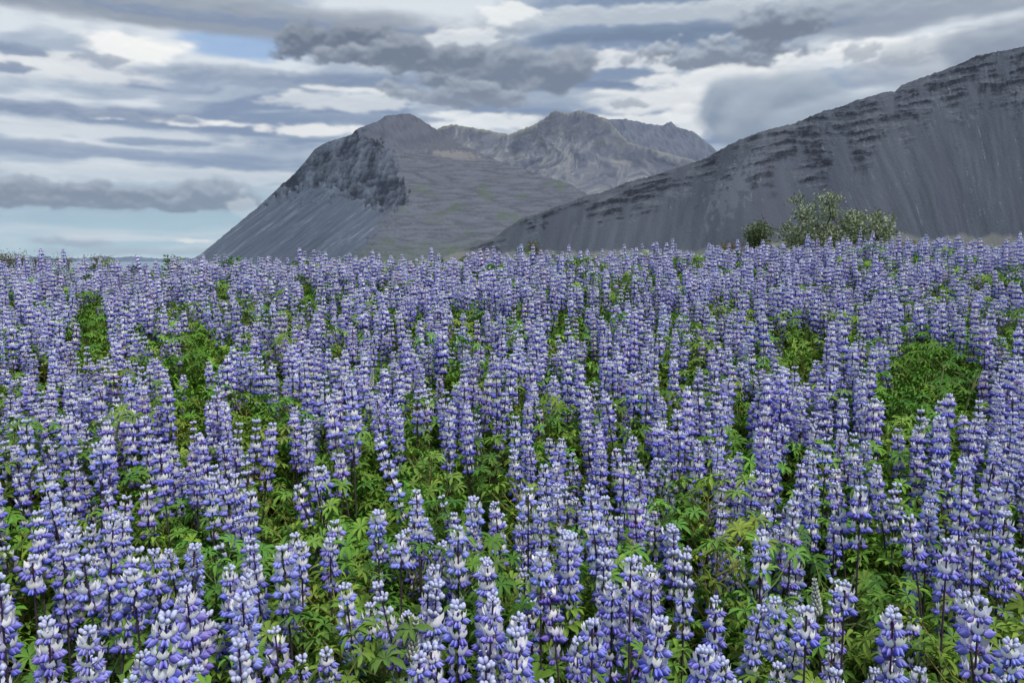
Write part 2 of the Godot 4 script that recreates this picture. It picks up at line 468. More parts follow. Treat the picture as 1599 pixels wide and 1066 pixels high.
func look_left(x: float, y: float, _down: float) -> Array:
	var wx := x + 22.0 * n_b.get_noise_2d(x * 0.06, y * 0.06)
	var wy := y + 22.0 * n_b.get_noise_2d(x * 0.06 + 60.0, y * 0.06)
	var across := x * 0.586 + y * 0.81
	var run := x * 0.81 - y * 0.586
	if inside(left_cliff, wx, wy):
		var big := n_b.get_noise_2d(x * 0.03 + y * 0.012, y * 0.016)
		var f := n_b.get_noise_2d(x * 0.1 + y * 0.05, y * 0.055 + 30.0)
		var bed := n_b.get_noise_2d(x * 0.02, (y + 0.25 * x) * 0.09)
		var slit := smoothstep(0.1, 0.0, absf(n_b.get_noise_2d(x * 0.055 + y * 0.02, y * 0.03 + 9.0)))
		slit = maxf(slit, 0.7 * smoothstep(0.08, 0.0, absf(n_b.get_noise_2d(x * 0.03 + 44.0, (y + 0.3 * x) * 0.06))))
		var tone := clampf(0.44 + 0.9 * big + 0.45 * f + 0.6 * bed - 0.22 * slit, 0.0, 1.0)
		return [5.0 * big + 2.4 * f + 2.6 * bed - 1.4 * slit, Color(0.022, 0.027, 0.038).lerp(Color(0.125, 0.136, 0.162), tone)]
	if inside(left_moor, wx, wy):
		var bench := n_a.get_noise_2d(x * 0.018 + y * 0.01, y * 0.12)
		var f := n_b.get_noise_2d(x * 0.14, y * 0.42)
		var c := Color(0.1, 0.101, 0.122).lerp(Color(0.158, 0.155, 0.172), clampf(0.45 + 0.5 * bench + 0.5 * f + 0.35 * n_b.get_noise_2d(x * 0.4, y * 0.6), 0, 1))
		var dark := smoothstep(0.25, 0.55, n_r.get_noise_2d(x * 0.012, y * 0.1))
		c = c.lerp(Color(0.07, 0.068, 0.078), 0.6 * dark)
		var green := smoothstep(0.22, 0.5, n_a.get_noise_2d(x * 0.016 + 7.0, y * 0.03) + 0.25 * f) * smoothstep(285.0, 318.0, y + 0.02 * x)
		green = maxf(green, smoothstep(0.25, 1.0, 1.0 - Vector2((x - 872.0 + (y - 285.0) * -0.4) / 17.0, (y - 290.0) / 26.0).length() + 0.4 * f))
		green = maxf(green, 0.55 * smoothstep(0.0, 1.0, (y - 372.0) / 20.0 + f * 1.2))
		c = c.lerp(Color(0.085, 0.118, 0.06), 0.6 * green)
		var tan_ := smoothstep(0.1, 0.5, 1.0 - Vector2((x - 705.0) / 60.0, (y - 243.0 - 0.12 * (x - 690.0)) / 9.0).length() + 0.6 * f)
		c = c.lerp(Color(0.24, 0.21, 0.19), 0.7 * tan_)
		return [1.2 * bench + 1.1 * f + 0.7 * n_b.get_noise_2d(x * 0.45, y * 0.5), c]
	if y < 250.0 and x > 540.0:
		var f := n_b.get_noise_2d(x * 0.2 - y * 0.1, y * 0.05)
		var g := n_a.get_noise_2d(x * 0.03, y * 0.05)
		var c := Color(0.088, 0.088, 0.107).lerp(Color(0.122, 0.12, 0.14), clampf(0.5 + f + g, 0, 1))
		c = c.lerp(Color(0.1, 0.1, 0.108), 0.5 * smoothstep(0.3, 0.6, g + (x - 640.0) * 0.004))
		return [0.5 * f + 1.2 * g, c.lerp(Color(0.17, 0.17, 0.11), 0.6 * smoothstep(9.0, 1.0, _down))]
	var s := n_a.get_noise_2d(across * 0.16, run * 0.007)
	var s2 := n_b.get_noise_2d(across * 0.42, run * 0.02)
	var grain := n_b.get_noise_2d(x * 0.5, y * 0.5)
	var c := Color(0.082, 0.092, 0.116).lerp(Color(0.136, 0.15, 0.182), clampf(0.42 + 0.7 * s + 0.5 * s2 + 0.35 * grain, 0, 1))
	c = c.lerp(Color(0.27, 0.28, 0.30), 0.55 * smoothstep(0.32, 0.6, s2 + 0.3 * s + 0.25 * n_w.get_noise_2d(x * 0.03, y * 0.03)))
	var block := smoothstep(0.3, 0.55, n_r.get_noise_2d(across * 0.05, run * 0.02) - (y - 300.0) * 0.012)
	c = c.lerp(Color(0.09, 0.098, 0.112), 0.7 * block)
	return [1.7 * s + 0.6 * s2 + 1.8 * block, c]

var dip := [Vector2(690, 0), Vector2(950, 70), Vector2(1200, 112), Vector2(1600, 132), Vector2(2300, 150)]   # the beds rise to the right, ever less

func look_right(x: float, y: float, down: float) -> Array:
	var lean := lerpf(-0.2, 0.55, smoothstep(1080.0, 1330.0, x))
	lean = lerpf(lean, 0.28, smoothstep(1400.0, 1600.0, x))
	var across := x - lean * (y - 250.0)
	var grain := n_b.get_noise_2d(x * 0.5, y * 0.5)
	var s := n_a.get_noise_2d(across * 0.04, y * 0.006)
	var s2 := n_b.get_noise_2d(across * 0.09, y * 0.02)
	var c := Color(0.058, 0.062, 0.074).lerp(Color(0.104, 0.109, 0.126), clampf(0.45 + 0.6 * s + 0.22 * s2 + 0.6 * grain, 0, 1))
	c = c.lerp(Color(0.08, 0.076, 0.096), 0.6 * smoothstep(0.05, 0.45, n_a.get_noise_2d(across * 0.012, y * 0.003)))
	# pale rills of fresh scree, in a few places only
	var rill := smoothstep(0.5, 0.66, n_b.get_noise_2d(across * 0.14 + 90.0, y * 0.008) + 0.35 * n_w.get_noise_2d(x * 0.02, y * 0.03) + 0.15 * grain) * smoothstep(25.0, 65.0, down) * smoothstep(390.0, 330.0, y)
	c = c.lerp(Color(0.22, 0.225, 0.24), 0.65 * rill)
	var patch := smoothstep(0.1, 0.5, 1.0 - Vector2((x - 1145.0 + (y - 300.0) * 0.45) / 34.0, (y - 305.0) / 55.0).length() + 1.1 * n_b.get_noise_2d(across * 0.1, y * 0.05))
	c = c.lerp(Color(0.17, 0.172, 0.185), 0.5 * patch)
	var h := 0.65 * s + 0.3 * s2 + 0.45 * grain
	# layered lava beds below the crest
	var depth := lerpf(30.0, 62.0, smoothstep(850.0, 1000.0, x))
	depth = lerpf(depth, 125.0, smoothstep(1100.0, 1230.0, x))
	depth = lerpf(depth, 150.0, smoothstep(1400.0, 1600.0, x))
	depth *= 1.0 + 0.6 * n_a.get_noise_2d(x * 0.016, 7.0)
	var bed_mask := smoothstep(depth, depth * 0.7, down + 26.0 * n_b.get_noise_2d(x * 0.05, y * 0.05)) * smoothstep(1.0, 8.0, down)
	bed_mask *= smoothstep(-0.3, 0.1, n_a.get_noise_2d(across * 0.018 + 13.0, y * 0.012) + 0.1)
	if bed_mask > 0.0:
		var bed := y + along(dip, x) + 3.0 * n_w.get_noise_2d(x * 0.01, y * 0.02)
		var q := n_b.get_noise_2d(x * 0.007, bed * 0.085)              # long ledges
		var q2 := n_b.get_noise_2d(x * 0.035, bed * 0.15 + 70.0)       # broken ones
		var cut := smoothstep(0.02, 0.22, q + 0.5 * q2)
		var pillar := n_r.get_noise_2d(x * 0.06, bed * 0.02)
		h += bed_mask * (4.2 * q + 2.0 * q2 + 1.3 * pillar + 0.8 * grain)
		c = c.lerp(Color(0.014, 0.016, 0.023), bed_mask * 0.95 * cut * clampf(0.7 + 0.6 * pillar + 0.5 * grain, 0.15, 1.0))
		c = c.lerp(Color(0.15, 0.152, 0.162), bed_mask * 0.5 * smoothstep(-0.08, -0.35, q + 0.3 * q2))
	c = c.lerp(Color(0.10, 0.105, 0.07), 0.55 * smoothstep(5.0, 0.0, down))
	c = c.lerp(Color(0.2, 0.185, 0.155), 0.75 * smoothstep(0.0, 1.0, (y - lerpf(390.0, 371.0, smoothstep(1040.0, 1300.0, x)) + 9.0 * n_a.get_noise_2d(x * 0.02, 4.0)) / 7.0))
	return [h, c]

func look_middle(x: float, y: float, down: float) -> Array:
	var lean := lerpf(-0.9, 0.7, smoothstep(930.0, 1010.0, x))
	var across := x - lean * (y - 200.0)
	across += 26.0 * n_w.get_noise_2d(x * 0.012, y * 0.02)
	var s := n_b.get_noise_2d(across * 0.035, y * 0.02)
	var r := n_r.get_noise_2d(across * 0.022, y * 0.02)
	var f := n_b.get_noise_2d(across * 0.14, y * 0.05)
	var c := Color(0.08, 0.085, 0.115).lerp(Color(0.2, 0.192, 0.205), clampf(0.5 + 0.8 * s + 0.3 * f, 0, 1))
	var tan_ := smoothstep(0.0, 0.4, f + 0.5 * s + 0.4 * n_w.get_noise_2d(x * 0.02, y * 0.02))
	c = c.lerp(Color(0.29, 0.265, 0.225), 0.5 * tan_)
	var crag := n_b.get_noise_2d(x * 0.035, y * 0.04 + 12.0)
	var cliff := smoothstep(0.0, 0.22, crag + 0.12 - 0.5 * Vector2((x - 905.0) / 120.0, (y - 205.0) / 45.0).length() + 0.25) * smoothstep(5.0, 14.0, down)
	cliff = maxf(cliff, smoothstep(0.1, 0.4, r + 0.1) * smoothstep(60.0, 20.0, down) * smoothstep(4.0, 12.0, down))
	c = c.lerp(Color(0.035, 0.042, 0.066), 0.7 * cliff * clampf(0.65 + f, 0, 1))
	r += crag * 0.8
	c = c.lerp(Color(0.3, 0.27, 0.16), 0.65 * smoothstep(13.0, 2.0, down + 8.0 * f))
	return [4.5 * r * smoothstep(0.0, 30.0, down) + 1.3 * s + 0.9 * f, c]

func look_far(x: float, y: float, down: float) -> Array:
	var s := n_b.get_noise_2d(x * 0.15 - y * 0.1, y * 0.08)
	var r := n_r.get_noise_2d(x * 0.035, y * 0.03)
	var c := Color(0.07, 0.08, 0.112).lerp(Color(0.165, 0.168, 0.195), clampf(0.45 + 0.6 * s + 0.3 * r, 0, 1))
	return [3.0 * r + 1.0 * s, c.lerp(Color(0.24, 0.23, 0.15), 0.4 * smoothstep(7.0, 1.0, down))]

func look_isle(x: float, y: float, _down: float) -> Array:
	var s := n_b.get_noise_2d(x * 0.1, y * 0.2)
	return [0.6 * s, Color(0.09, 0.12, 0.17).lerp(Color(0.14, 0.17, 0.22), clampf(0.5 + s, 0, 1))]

func make_mountains() -> void:
	mountain("distant_mountains", "faint blue mountains far across the sea",
		[Vector2(-300, 406), Vector2(-120, 400), Vector2(10, 405), Vector2(40, 402), Vector2(66, 399.5), Vector2(84, 403), Vector2(130, 403), Vector2(165, 400), Vector2(185, 402.5), Vector2(205, 400), Vector2(250, 404), Vector2(290, 402), Vector2(330, 405)],
		-300.0, 345.0, 160, 10, 14500.0, 14500.0, 2.0, -6.0, 1.0, 1.6, 0.0, look_isle)
	mountain("far_ridge", "dark blue-grey ridge with a pointed knob behind the middle mountain",
		[Vector2(900, 200), Vector2(945, 186), Vector2(975, 185.5), Vector2(990, 188), Vector2(1010, 193), Vector2(1035, 196), Vector2(1042, 192), Vector2(1049, 190), Vector2(1056, 197), Vector2(1085, 207), Vector2(1110, 226), Vector2(1122, 239), Vector2(1200, 275), Vector2(1260, 320)],
		905.0, 1250.0, 250, 110, 5700.0, 5700.0, 1.5, -6.0, 1.15, 1.6, 0.02, look_far)
	mountain("mountain", "middle mountain of purple-grey slopes with tan streaks, farthest of the three large ones",
		[Vector2(600, 250), Vector2(680, 203), Vector2(690, 197), Vector2(708, 194), Vector2(735, 199), Vector2(760, 203), Vector2(795, 210), Vector2(830, 196), Vector2(850, 185), Vector2(863, 174), Vector2(868, 173), Vector2(890, 177), Vector2(905, 172), Vector2(925, 178), Vector2(945, 184), Vector2(962, 200), Vector2(980, 221), Vector2(1030, 236), Vector2(1080, 249), Vector2(1160, 290), Vector2(1300, 380)],
		610.0, 1290.0, 460, 200, 5200.0, 5200.0, 1.7, -6.0, 1.1, 1.8, 0.02, look_middle)
	mountain("mountain", "left mountain with a dark broken cliff above grey scree and a brown moor beside it",
		[Vector2(290, 412), Vector2(312, 398), Vector2(350, 366), Vector2(400, 325), Vector2(437, 291), Vector2(441, 285), Vector2(446, 284), Vector2(468, 262), Vector2(492, 232), Vector2(510, 222), Vector2(530, 216), Vector2(548, 211), Vector2(556, 202), Vector2(594, 187), Vector2(600, 181), Vector2(622, 178), Vector2(640, 177), Vector2(652, 183), Vector2(690, 208), Vector2(735, 232), Vector2(770, 248), Vector2(830, 268), Vector2(890, 287), Vector2(920, 305), Vector2(1000, 340), Vector2(1060, 396)],
		292.0, 1055.0, 560, 280, 2100.0, 2100.0, 1.9, -6.0, 1.12, 1.3, 0.015, look_left)
	mountain("mountain", "long dark right mountain with layered rock beds along its rising crest",
		[Vector2(690, 402), Vector2(770, 372), Vector2(790, 357), Vector2(815, 341), Vector2(850, 330), Vector2(872, 321), Vector2(888, 317), Vector2(910, 307), Vector2(940, 300), Vector2(980, 284), Vector2(1010, 277), Vector2(1060, 261), Vector2(1090, 252), Vector2(1115, 240), Vector2(1140, 225), Vector2(1165, 214), Vector2(1190, 205), Vector2(1215, 198), Vector2(1240, 193), Vector2(1262, 183), Vector2(1290, 172), Vector2(1310, 168), Vector2(1332, 159), Vector2(1338, 156), Vector2(1350, 153), Vector2(1385, 143), Vector2(1398, 143), Vector2(1408, 133), Vector2(1440, 121), Vector2(1480, 107), Vector2(1505, 97), Vector2(1525, 87), Vector2(1560, 80), Vector2(1600, 73), Vector2(1700, 52), Vector2(1850, 40), Vector2(2050, 60), Vector2(2300, 140)],
		692.0, 2250.0, 1000, 300, 1500.0, 1500.0, 1.55, -6.0, 1.08, 1.5, 0.03, look_right)

# ------------------------------------------------------------------ lupines
const TONES := ["blue-violet", "deep blue", "lilac", "purple", "pale lavender-blue"]
var blossoms := {}     # "tone stage variant" -> Bag
var meshes := {}       # the same keys -> ArrayMesh

func petal(tone: int) -> Color:
	return [lin(92, 100, 208), lin(78, 88, 192), lin(126, 122, 212), lin(108, 86, 190), lin(122, 140, 222)][tone]

func blossom(tone: int, stage: int, variant: int) -> Bag:
	# pea flower: x points away from the stem, y up. stage 0 old and low, 1 open, 2 young and high, 3 bud
	var key := "b%d%d%d" % [tone, stage, variant]
	if blossoms.has(key): return blossoms[key]
	var r := RandomNumberGenerator.new()
	r.seed = 900 + tone * 50 + stage * 10 + variant
	var b := Bag.new()
	var wing := petal(tone)
	wing = wing.lerp([lin(74, 60, 162), wing, lin(150, 146, 216), lin(176, 180, 212)][stage], [0.5, 0.0, 0.3, 0.75][stage])
	wing = wing * r.randf_range(0.85, 1.2)
	if variant == 3: wing = wing.lerp(lin(132, 88, 184), 0.28)
	elif variant == 4: wing = wing.lerp(lin(132, 140, 220), 0.4)
	wing = wing.lerp(lin(152, 158, 222), 0.1)
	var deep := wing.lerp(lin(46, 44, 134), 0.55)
	var cream := lin(254, 251, 240).lerp(lin(248, 249, 253), r.randf())
	var banner: Color = [cream.lerp(wing, 0.22), cream, cream, lin(206, 212, 226)][stage]
	b.tube([Vector3(0, 0, 0), Vector3(0.004, 0.0012, 0), Vector3(0.0075, 0.0018, 0)], [0.0009, 0.0012, 0.0022], 4, lin(84, 66, 92), lin(92, 84, 120))
	if stage == 3:
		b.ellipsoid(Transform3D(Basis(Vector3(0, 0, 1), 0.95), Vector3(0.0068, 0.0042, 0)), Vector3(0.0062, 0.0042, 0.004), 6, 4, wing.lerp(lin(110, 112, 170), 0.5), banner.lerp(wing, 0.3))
		blossoms[key] = b
		return b
	var open: float = [0.9, 1.0, 0.85][stage]
	var up := r.randf_range(-0.1, 0.3)
	# the two wings, closed round the keel
	for s in [-1.0, 1.0]:
		var t := Transform3D(Basis.from_euler(Vector3(0, -0.22 * s, up - 0.2)), Vector3(0.0118, -0.0008, 0.0022 * s))
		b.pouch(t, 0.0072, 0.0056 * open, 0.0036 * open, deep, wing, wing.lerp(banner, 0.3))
	# the banner: folded back along its middle, two upright lobes
	var fold := r.randf_range(0.9, 1.2)
	var tall := r.randf_range(1.0, 1.2) * open
	var tip := r.randf_range(-0.0015, 0.002)
	# base, middle of the fold, notch; then for each side: edge, shoulder, point
	var pts := [Vector3(0.0075, 0.0036, 0), Vector3(0.0124, 0.0084 * tall, 0), Vector3(0.0124 + tip * 0.5, 0.0128 * tall, 0)]
	for s in [1.0, -1.0]:
		pts.append(Vector3(0.0098, 0.0058 * tall, 0.0036 * s * fold))
		pts.append(Vector3(0.0108 + tip * 0.5, 0.0116 * tall, 0.0060 * s * fold))
		pts.append(Vector3(0.0130 + tip, 0.0186 * tall, 0.0040 * s * fold * r.randf_range(0.75, 1.2)))
	var base_c := banner.lerp(wing, 0.5)
	var mid_c := banner.lerp(wing, 0.05)
	b.flat(pts, [[0, 1, 3], [1, 4, 3], [1, 2, 4], [2, 5, 4], [0, 6, 1], [1, 6, 7], [1, 7, 2], [2, 7, 8]], [base_c, mid_c, banner, base_c, mid_c, banner, base_c, mid_c, banner])
	blossoms[key] = b
	return b

func ring(stage: int, r: RandomNumberGenerator) -> Array:
	# where the blossoms of one whorl sit: transforms
	var n: int = [5, 6, 6, 7][stage]
	var out := []
	var turn := r.randf() * TAU
	for k in n:
		if r.randf() < 0.07: continue
		var a := turn + TAU * k / n + r.randf_range(-0.22, 0.22)
		var t := Transform3D(Basis.from_euler(Vector3(r.randf_range(-0.14, 0.14), a, r.randf_range(-0.1, 0.2))), Vector3(0, r.randf_range(-0.0018, 0.0018), 0))
		out.append(t.scaled_local(Vector3.ONE * r.randf_range(0.88, 1.14)).translated_local(Vector3(0.0025, 0, 0)))
	return out

func whorl(tone: int, stage: int, variant: int) -> Bag:
	var key := "w%d%d%d" % [tone, stage, variant]
	if blossoms.has(key): return blossoms[key]
	var r := RandomNumberGenerator.new()
	r.seed = 400 + tone * 60 + stage * 12 + variant
	var b := Bag.new()
	for t in ring(stage, r): b.add(blossom(tone, stage, r.randi() % 5), t)
	blossoms[key] = b
	return b

func as_mesh(key: String, bag: Bag) -> ArrayMesh:
	if not meshes.has(key): meshes[key] = bag.mesh()
	return meshes[key]

func leaf_bag(variant: int) -> Bag:
	# a palmate leaf: petiole from the origin, leaflets spread at its end
	var key := "leaf%d" % variant
	if blossoms.has(key): return blossoms[key]
	var r := RandomNumberGenerator.new()
	r.seed = 60 + variant
	var b := Bag.new()
	var len_ := r.randf_range(0.05, 0.09)
	var rise := r.randf_range(0.35, 0.9)
	var hub := Vector3(len_ * cos(rise), len_ * sin(rise), 0)
	var green := Color(0.15, 0.32, 0.038).lerp(Color(0.07, 0.19, 0.032), r.randf())
	var stalk := Color(0.17, 0.22, 0.07)
	b.tube([Vector3.ZERO, hub * 0.5 + Vector3(0, -0.006, 0), hub], [0.0014, 0.0012, 0.001], 4, stalk, stalk)
	var n := 7 + r.randi() % 3
	var tilt := Basis.from_euler(Vector3(r.randf_range(-0.35, 0.35), 0, r.randf_range(-0.5, 0.15)))
	for k in n:
		var a := PI + TAU * (k + 0.5) / n + r.randf_range(-0.1, 0.1)
		var l := r.randf_range(0.023, 0.036) * (1.0 if absf(wrapf(a, -PI, PI)) < 2.2 else 0.75)
		var wd := l * r.randf_range(0.13, 0.18)
		var lift := r.randf_range(0.05, 0.45)
		var droop := r.randf_range(0.1, 0.6)
		var dirx := Vector3(cos(a), 0, sin(a))
		var side := Vector3(-sin(a), 0, cos(a))
		var pts := [Vector3.ZERO]
		for q in [[0.4, 0.8], [0.72, 1.0]]:
			var y: float = l * (lift * q[0] - droop * q[0] * q[0])
			var c: Vector3 = dirx * l * q[0] + Vector3(0, y, 0)
			pts.append(c + side * wd * q[1] + Vector3(0, wd * 0.55, 0))
			pts.append(c)
			pts.append(c - side * wd * q[1] + Vector3(0, wd * 0.55, 0))
		pts.append(dirx * l * 0.98 + Vector3(0, l * (lift - droop), 0))
		var col := green * r.randf_range(0.85, 1.15)
		var rib := col.lerp(Color(0.16, 0.24, 0.09), 0.35)
		for q in pts.size(): pts[q] = hub + tilt * pts[q]
		b.flat(pts, [[0, 2, 1], [0, 3, 2], [1, 2, 4], [2, 5, 4], [2, 3, 5], [3, 6, 5], [4, 5, 7], [5, 6, 7]], [rib, col, rib, col, col, rib, col, col])
	blossoms[key] = b
	return b

class Spec:
	var at: Vector3
	var height: float
	var bloom: float
	var tone: int
	var count: int
	var girth: float
	var lean: Vector3
	var turn: float
	var age := 0          # 1 young, its upper half in bud; 2 old, its lowest flowers fallen
	var seed: int
	var tip_px: Vector2
	var dist: float

	func point(s: float) -> Vector3:      # s metres up the stem, from the base
		var k := s / height
		return Vector3(0, s * (1.0 - 0.5 * lean.length_squared()), 0) + lean * height * pow(k, 1.6)

	func frame(s: float) -> Basis:
		var y := (point(s + 0.01) - point(s - 0.01)).normalized()
		var x := y.cross(Vector3(0, 0, 1)).normalized()
		return Basis(x, y, x.cross(y))

	func whorls() -> Array:               # [transform, stage, scale]
		var r := RandomNumberGenerator.new()
		r.seed = seed
		var out := []
		for k in count:
			var t := float(k) / (count - 1)
			var s := height - bloom + bloom * (1.0 - pow(1.0 - t, 1.15)) * 0.985 + r.randf_range(-0.0015, 0.0015)
			var size := girth * lerpf(1.0, 0.74, pow(t, 4.0)) * r.randf_range(0.94, 1.06)
			if k == 0: size *= 0.85
			var stage := 1
			if t < 0.28: stage = 0
			elif t > (0.58 if age == 1 else 0.9): stage = 3
			elif t > (0.3 if age == 1 else 0.62): stage = 2
			if age == 2 and (k == 0 or k == 1 and r.randf() < 0.6): continue
			out.append([Transform3D(frame(s) * Basis(Vector3.UP, r.randf() * TAU), point(s)).scaled_local(Vector3.ONE * size), stage, r.randi() % 3])
		return out

func stem_bag(s: Spec) -> Bag:
	var b := Bag.new()
	var path := []
	var radii := []
	for k in 7:
		path.append(s.point(s.height * k / 6.0 * 0.99))
		radii.append(lerpf(0.0042, 0.0016, k / 6.0))
	b.tube(path, radii, 5, Color(0.11, 0.14, 0.05), lin(70, 46, 74))
	return b

func make_lupine(s: Spec, close: bool) -> Node3D:
	var o := thing("lupine", s.at, 0.0)
	obj("stem", stem_bag(s).mesh(), M.stalk, o)
	var r := RandomNumberGenerator.new()
	r.seed = s.seed + 5
	for w in s.whorls():
		var stage: int = w[1]
		if close and stage != 3:
			var g := Node3D.new()
			g.name = "flower_whorl"
			o.add_child(g, true)
			g.transform = w[0]
			for t in ring(stage, r):
				var v := r.randi() % 5
				var m := obj("blossom", as_mesh("b%d%d%d" % [s.tone, stage, v], blossom(s.tone, stage, v)), M.petal, g)
				m.transform = t
		else:
			var m := obj("flower_whorl" if stage != 3 else "bud_whorl", as_mesh("w%d%d%d" % [s.tone, stage, w[2]], whorl(s.tone, stage, w[2])), M.petal, o)
			m.transform = w[0]
	var n := 4 + r.randi() % 3
	for k in n:
		var v := r.randi() % 6
		var m := obj("leaf", as_mesh("leaf%d" % v, leaf_bag(v)), M.leaf, o)
		var h := (s.height - s.bloom) * lerpf(0.5, 0.93, (k + r.randf()) / n)
		m.transform = Transform3D(Basis.from_euler(Vector3(0, r.randf() * TAU, r.randf_range(-0.2, 0.2))).scaled(Vector3.ONE * r.randf_range(0.8, 1.15)), s.point(h))
	return o

# green openings in the bloom, as seen from the path: centre, half sizes (photograph pixels)
var gaps := [
	[Vector2(640, 745), Vector2(80, 62)], [Vector2(740, 760), Vector2(70, 38)], [Vector2(420, 690), Vector2(70, 30)], [Vector2(300, 640), Vector2(40, 24)],
	[Vector2(1470, 590), Vector2(92, 46)], [Vector2(1390, 640), Vector2(26, 40)], [Vector2(1250, 545), Vector2(48, 28)], [Vector2(140, 520), Vector2(42, 30)],
	[Vector2(320, 545), Vector2(44, 26)], [Vector2(600, 400), Vector2(12, 12)], [Vector2(1350, 412), Vector2(16, 8)], [Vector2(400, 640), Vector2(60, 20)],
	[Vector2(560, 800), Vector2(55, 30)], [Vector2(215, 790), Vector2(50, 18)], [Vector2(250, 840), Vector2(40, 28)], [Vector2(480, 850), Vector2(26, 26)],
	[Vector2(540, 960), Vector2(40, 50)], [Vector2(600, 1040), Vector2(70, 26)], [Vector2(1350, 880), Vector2(72, 44)], [Vector2(1300, 930), Vector2(60, 22)],
	[Vector2(1135, 960), Vector2(30, 40)], [Vector2(935, 890), Vector2(18, 26)], [Vector2(720, 980), Vector2(24, 20)], [Vector2(60, 1000), Vector2(40, 34)],
	[Vector2(160, 960), Vector2(20, 22)], [Vector2(1560, 880), Vector2(36, 26)], [Vector2(860, 660), Vector2(34, 22)], [Vector2(920, 585), Vector2(24, 20)],
	[Vector2(870, 515), Vector2(26, 16)], [Vector2(600, 560), Vector2(30, 12)], [Vector2(480, 460), Vector2(14, 14)], [Vector2(350, 460), Vector2(8, 12)],
	[Vector2(1160, 690), Vector2(16, 24)], [Vector2(500, 700), Vector2(20, 40)], [Vector2(20, 810), Vector2(24, 20)], [Vector2(1480, 790), Vector2(26, 26)],
	[Vector2(740, 545), Vector2(10, 20)], [Vector2(1000, 600), Vector2(10, 16)], [Vector2(1030, 440), Vector2(10, 9)], [Vector2(60, 600), Vector2(8, 20)],
	[Vector2(210, 620), Vector2(10, 14)], [Vector2(1590, 790), Vector2(20, 20)], [Vector2(330, 900), Vector2(24, 20)], [Vector2(1420, 740), Vector2(14, 24)],
]

func in_gap(p: Vector2) -> bool:
	for g in gaps:
		var q: Vector2 = (p - g[0]) / g[1]
		if q.length_squared() < 0.6: return true
	return false

func finish_spec(s: Spec) -> void:
	s.tip_px = project(s.at + s.point(s.height))
	s.dist = Vector2(s.at.x, s.at.z).length()

func spec_at(x: float, z: float, k: int) -> Spec:
	var r := RandomNumberGenerator.new()
	r.seed = 5000 + k
	var s := Spec.new()
	s.seed = 5000 + k
	s.at = Vector3(x, ground(x, z), z)
	var patch := n_w.get_noise_2d(x * 0.7, z * 0.7)
	s.height = 0.82 + 0.13 * patch + clampf(r.randfn(0.0, 0.06), -0.16, 0.16)
	s.bloom = clampf(r.randfn(0.178, 0.042), 0.1, 0.28) * clampf(s.height / 0.85, 0.8, 1.15)
	s.girth = r.randf_range(1.0, 1.3) + 0.12 * smoothstep(2.0, 5.0, -z)
	s.count = clampi(roundi(s.bloom / 0.0262), 5, 12)
	var q := r.randf() + 0.25 * n_w.get_noise_2d(x * 1.1 + 50.0, z * 1.1)
	s.tone = 3 if q < 0.08 else 1 if q < 0.3 else 0 if q < 0.7 else 4 if q < 0.87 else 2
	var la := r.randf() * TAU
	var ll := absf(r.randfn(0.0, 0.085))
	s.lean = Vector3(cos(la), 0, sin(la)) * minf(ll, 0.2)
	var ripe := r.randf()
	s.age = 1 if ripe < 0.14 else 2 if ripe < 0.34 else 0
	finish_spec(s)
	return s

func spec_px(px: float, py: float, low: float, lean: float, tone: int, tall: float, k: int) -> Spec:
	# a stalk that stands where the photograph shows one: its tip seen at px py, its bloom reaching down to low
	var s := spec_at(0, -3, 90000 + k)
	s.height = tall
	s.tone = tone
	var d := ray(px, py)
	var far := 0.8
	while far < 12.0:
		var p := Vector3(0, EYE, 0) + d * far
		if p.y < ground(p.x, p.z) + tall: break
		far += 0.02
	var tip := Vector3(0, EYE, 0) + d * far
	s.lean = Vector3(lean, 0, 0)
	s.at = Vector3(tip.x - lean * tall, 0, tip.z)
	s.at.y = ground(s.at.x, s.at.z)
	s.bloom = clampf((low - py) / F * far, 0.1, 0.36)
	s.count = clampi(roundi(s.bloom / 0.0265), 5, 14)
	finish_spec(s)
	return s

const ORD := ["first", "second", "third", "fourth", "fifth", "sixth", "seventh", "eighth", "ninth", "tenth", "eleventh", "twelfth", "thirteenth", "fourteenth", "fifteenth", "sixteenth", "seventeenth", "eighteenth", "nineteenth", "twentieth", "twenty-first"]

